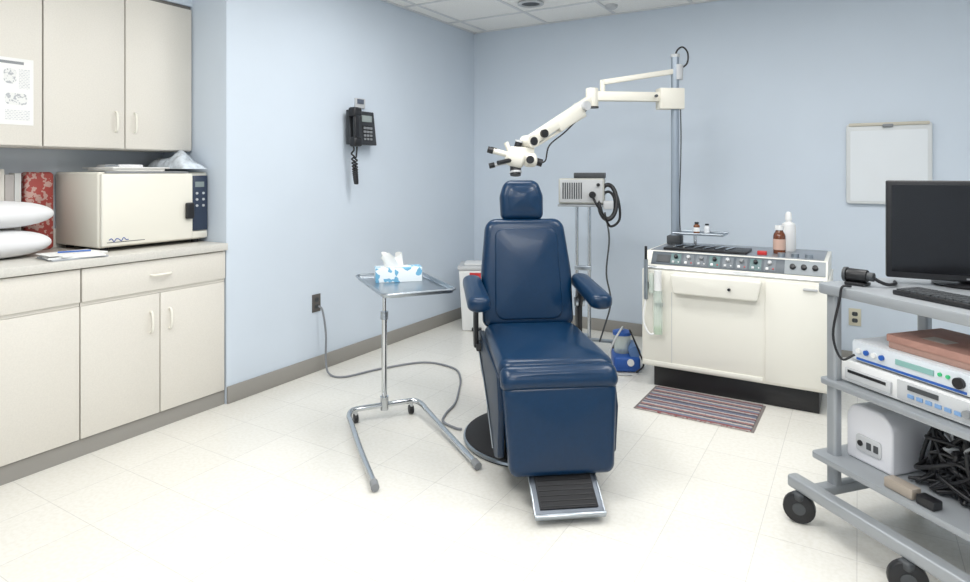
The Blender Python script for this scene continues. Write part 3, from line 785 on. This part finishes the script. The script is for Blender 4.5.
# ---------------------------------------------------------------- equipment cart
TH = -41.3
g = G('equipment_cart', (2.96, -2.22, 0), TH)
W, D = .68, .57
for n, x, y in (('post_fl', .012, .012), ('post_bl', .012, .47), ('post_fr', W-.012, .012), ('post_br', W-.012, .47)):
    g.prism(n, rrect(.044, .036, .012, x, y), 'xy', .13, .86, GREYP)
g.prism('top_shelf', rpoly([(-.035, -.03), (W+.03, -.03), (W+.03, D), (-.035, D)], .03), 'xy', .855, .893, GREYP, .006)
g.prism('mid_shelf', rpoly([(-.03, -.02), (W+.03, -.02), (W+.03, D-.02), (-.03, D-.02)], .02), 'xy', .515, .537, GREYP, .004)
g.prism('low_shelf', rpoly([(-.04, -.05), (W+.03, -.05), (W+.03, D-.02), (-.04, D-.02)], .02), 'xy', .235, .258, GREYP, .004)
g.prism('base_bar_front', rpoly([(-.09, -.115), (W+.08, -.115), (W+.08, -.065), (-.09, -.065)], .015), 'xy', .112, .155, GREYP, .008, 3)
g.prism('base_bar_back', rpoly([(-.09, .45), (W+.08, .45), (W+.08, .50), (-.09, .50)], .015), 'xy', .112, .155, GREYP, .008, 3)
g.box('base_side_l', -.01, .035, -.10, .48, .115, .15, GREYP, .006)
g.box('base_side_r', W-.035, W+.01, -.10, .48, .115, .15, GREYP, .006)
for i, (x, y, r) in enumerate([(-.03, -.11, -48), (.395, -.11, -40), (-.03, .48, 10), (W-.02, .48, 50)]):
    q = math.radians(r); dx, dy = math.cos(q), math.sin(q)
    g.cyl('caster_wheel_%d' % i, (x-dx*.016, y-dy*.016, .056), (x+dx*.016, y+dy*.016, .056), .0555, BLACK, b=.007)
    g.cyl('caster_hub_%d' % i, (x-dx*.018, y-dy*.018, .056), (x+dx*.018, y+dy*.018, .056), .022, DGREY)
    g.box('caster_hood_%d' % i, x-.022, x+.022, y-.022, y+.022, .085, .113, DGREY, .01, 3)

cart = Matrix.Translation((2.96, -2.22, 0)) @ Matrix.Rotation(math.radians(TH), 4, 'Z')
def cw(x, y, z): return tuple(cart @ Vector((x, y, z)))
g = G('video_printer', cw(0, 0, .5375), TH)
g.box('case', .035, .52, .02, .40, .006, .085, WHITE, .004)
for a, b in ((.06, .05), (.49, .05), (.06, .36), (.49, .36)): g.cyl('foot', (a, b, 0), (a, b, .007), .012, RUBBER)
g.box('tray_slot', .06, .24, .008, .02, .02, .06, LGREY, .003); g.box('slot_dark', .075, .225, .006, .009, .045, .055, BLACK)
g.box('panel', .26, .505, .014, .02, .015, .078, LGREY, .002)
for k in range(6): g.box('key_%d' % k, .30+k*.03, .32+k*.03, .010, .015, .03, .042, M('key_blue', (.2, .35, .6), .4))
g.box('lcd', .30, .40, .010, .015, .055, .07, DGREY)
g.cyl('knob', (.49, .014, .045), (.49, .0, .045), .012, MGREY)
g = G('camera_control_unit', cw(0, 0, .6235), TH)
g.box('case', .075, .50, .03, .38, .004, .078, M('ccu_case', (.66, .68, .70), .4), .006)
g.box('face', .08, .495, .022, .03, .008, .074, M('ccu_face', (.66, .70, .74), .4), .004)
g.box('stripe', .10, .48, .020, .023, .012, .02, BLUE)
g.box('lcd', .25, .38, .019, .023, .038, .056, M('lcd_green', (.25, .45, .42), .3))
for k in range(4): g.cyl('btn_%d' % k, (.11+k*.03, .022, .045), (.11+k*.03, .014, .045), .009, BLUE if k % 2 else WHITE)
for k in range(2): g.cyl('btn_green_%d' % k, (.40+.025*k, .022, .05), (.40+.025*k, .016, .05), .006, M('btn_green', (.05, .5, .2), .4))
g.cyl('socket', (.46, .022, .042), (.46, .010, .042), .017, BLACK)
g.box('foot_bar', .09, .48, .06, .34, 0, .005, RUBBER)
g = G('cardboard_document_box', cw(0, 0, .7020), TH)
KR = M('card_rose', (.46, .25, .20), .7, noise=.1, scale=20)
g.box('tray', .20, .48, .05, .30, 0, .030, M('card_tan', (.44, .27, .22), .7), .003)
g.box('lid', .195, .485, .045, .305, .022, .048, KR, .004)
g.box('label', .28, .36, .10, .16, .048, .0485, M('strap', (.6, .52, .46), .6))
g = G('isolation_transformer', cw(0, 0, .2585), TH)
g.prism('case', rpoly([(.03, 0), (.215, 0), (.215, .16), (.18, .205), (.03, .205)], [.01, .01, .06, .06, .06], 8), 'xz', .05, .33, M('iso_case', (.74, .74, .77), .4), .028, 5)
g.prism('front_plate', rrect(.10, .06, .012, .125, .07), 'xz', .044, .052, LGREY, .003)
g.cyl('rocker', (.095, .046, .07), (.095, .040, .07), .010, BLACK)
for k in range(2): g.box('outlet_%d' % k, .12+k*.028, .138+k*.028, .041, .046, .058, .083, DGREY, .002)
bm = bmesh.new(); rnd = random.Random(4); bm2 = bmesh.new()
for i in range(60):
    pts = []
    bx = rnd.uniform(.29, .50); by = rnd.uniform(.11, .26)
    for k in range(7):
        z = .012+max(0, rnd.gauss(.09, .055)) if k not in (0, 6) else .012
        pts.append((min(.59, max(.25, bx+rnd.uniform(-.10, .11))), min(.36, max(.08, by+rnd.uniform(-.07, .07))), min(z, .215)))
    tubebm(bm2 if i % 6 == 5 else bm, pts, rnd.choice([.0045, .006, .007]), True, False, 7)
for b_ in (bm, bm2):
    for v in b_.verts: v.co.z = min(.25, max(v.co.z, .001)); v.co.x = min(.61, max(.224, v.co.x)); v.co.y = max(.04, v.co.y)
g = G('cable_bundle', cw(0, 0, .2585), TH)
finish('dark_cables', bm, BLACK, g.e, ang=60); finish('grey_cables', bm2, LGREY, g.e, ang=60)
g = G('power_adapter', cw(.30, -.012, .2585), TH)
g.box('brick', -.05, .05, -.022, .022, 0, .035, M('adapter_tan', (.35, .3, .25), .5), .006)
g.box('brick_plug', .06, .12, -.022, .02, 0, .03, BLACK, .006)
g.tube('lead', [(.05, 0, .018), (.055, 0, .018), (.06, 0, .016)], .004, BLACK)

# monitor
g = G('video_monitor', (3.405, -2.07, .8935), 2)
g.lathe('stand_base', [(0, 0), (.11, 0), (.115, .006), (.10, .012), (0, .016)], (0, .06, 0), BLACK, 40)
g.box('stand_neck', -.03, .03, .045, .075, .01, .16, BLACK, .008)
g.box('bezel', -.262, .262, -.02, .018, .022, .385, BLACK, .006, 3)
g.box('back_cover', -.20, .20, .018, .05, .06, .34, BLACK, .015, 3)
g.box('screen', -.245, .245, -.0215, -.02, .045, .368, SCREEN)
g.box('logo', -.02, .02, -.0215, -.02, .030, .036, MGREY)
g = G('endoscope_camera_head', cw(.06, .07, .8935), TH+20)
g.box('cradle', -.035, .035, -.03, .03, 0, .012, BLACK, .004)
g.cyl('head', (-.035, 0, .035), (.035, .0, .035), .024, BLACK, b=.005)
g.cyl('coupler', (.035, 0, .035), (.055, 0, .035), .016, DGREY)
g.cyl('ring', (-.045, 0, .035), (-.035, 0, .035), .027, DGREY)
g.tube('cable', [(.05, 0, .035), (.07, .01, .02), (.09, .03, .010), (.10, .07, .010), (.08, .12, .010)], .006, BLACK)
g = G('keyboard', cw(.42, .09, .8935), TH)
g.box('body', -.19, .19, -.06, .06, 0, .016, BLACK, .004)
bm = bmesh.new()
for r in range(5):
    for c in range(15): addb(bm, -.18+c*.0238, -.16+c*.0238, -.052+r*.021, -.035+r*.021, .016, .021)
finish('keys', bm, DGREY, g.e, False)
g = G('hanging_cable')
g.tube('lead', [cw(.10, -.005, .90), cw(.09, -.035, .897), cw(.085, -.042, .85), cw(.06, -.045, .72), cw(.09, -.04, .64), cw(.12, -.01, .66)], .0045, BLACK)

# ---------------------------------------------------------------- world, camera
w = bpy.data.worlds.new('world'); bpy.context.scene.world = w; w.use_nodes = True
w.node_tree.nodes['Background'].inputs[0].default_value = (.8, .88, 1, 1); w.node_tree.nodes['Background'].inputs[1].default_value = .3
cam = bpy.data.cameras.new('camera'); cam.sensor_width = 36; cam.lens = 619/970*36; cam.shift_y = -119/970
cam.clip_start = .05
co = bpy.data.objects.new('camera', cam); COL.objects.link(co)
co.location = (3.053, -4.873, 1.31); co.rotation_euler = (math.radians(90), 0, math.radians(31.07))
bpy.context.scene.camera = co
sc_ = bpy.context.scene
sc_.view_settings.view_transform = 'Standard'; sc_.view_settings.look = 'None'; sc_.view_settings.exposure = 0
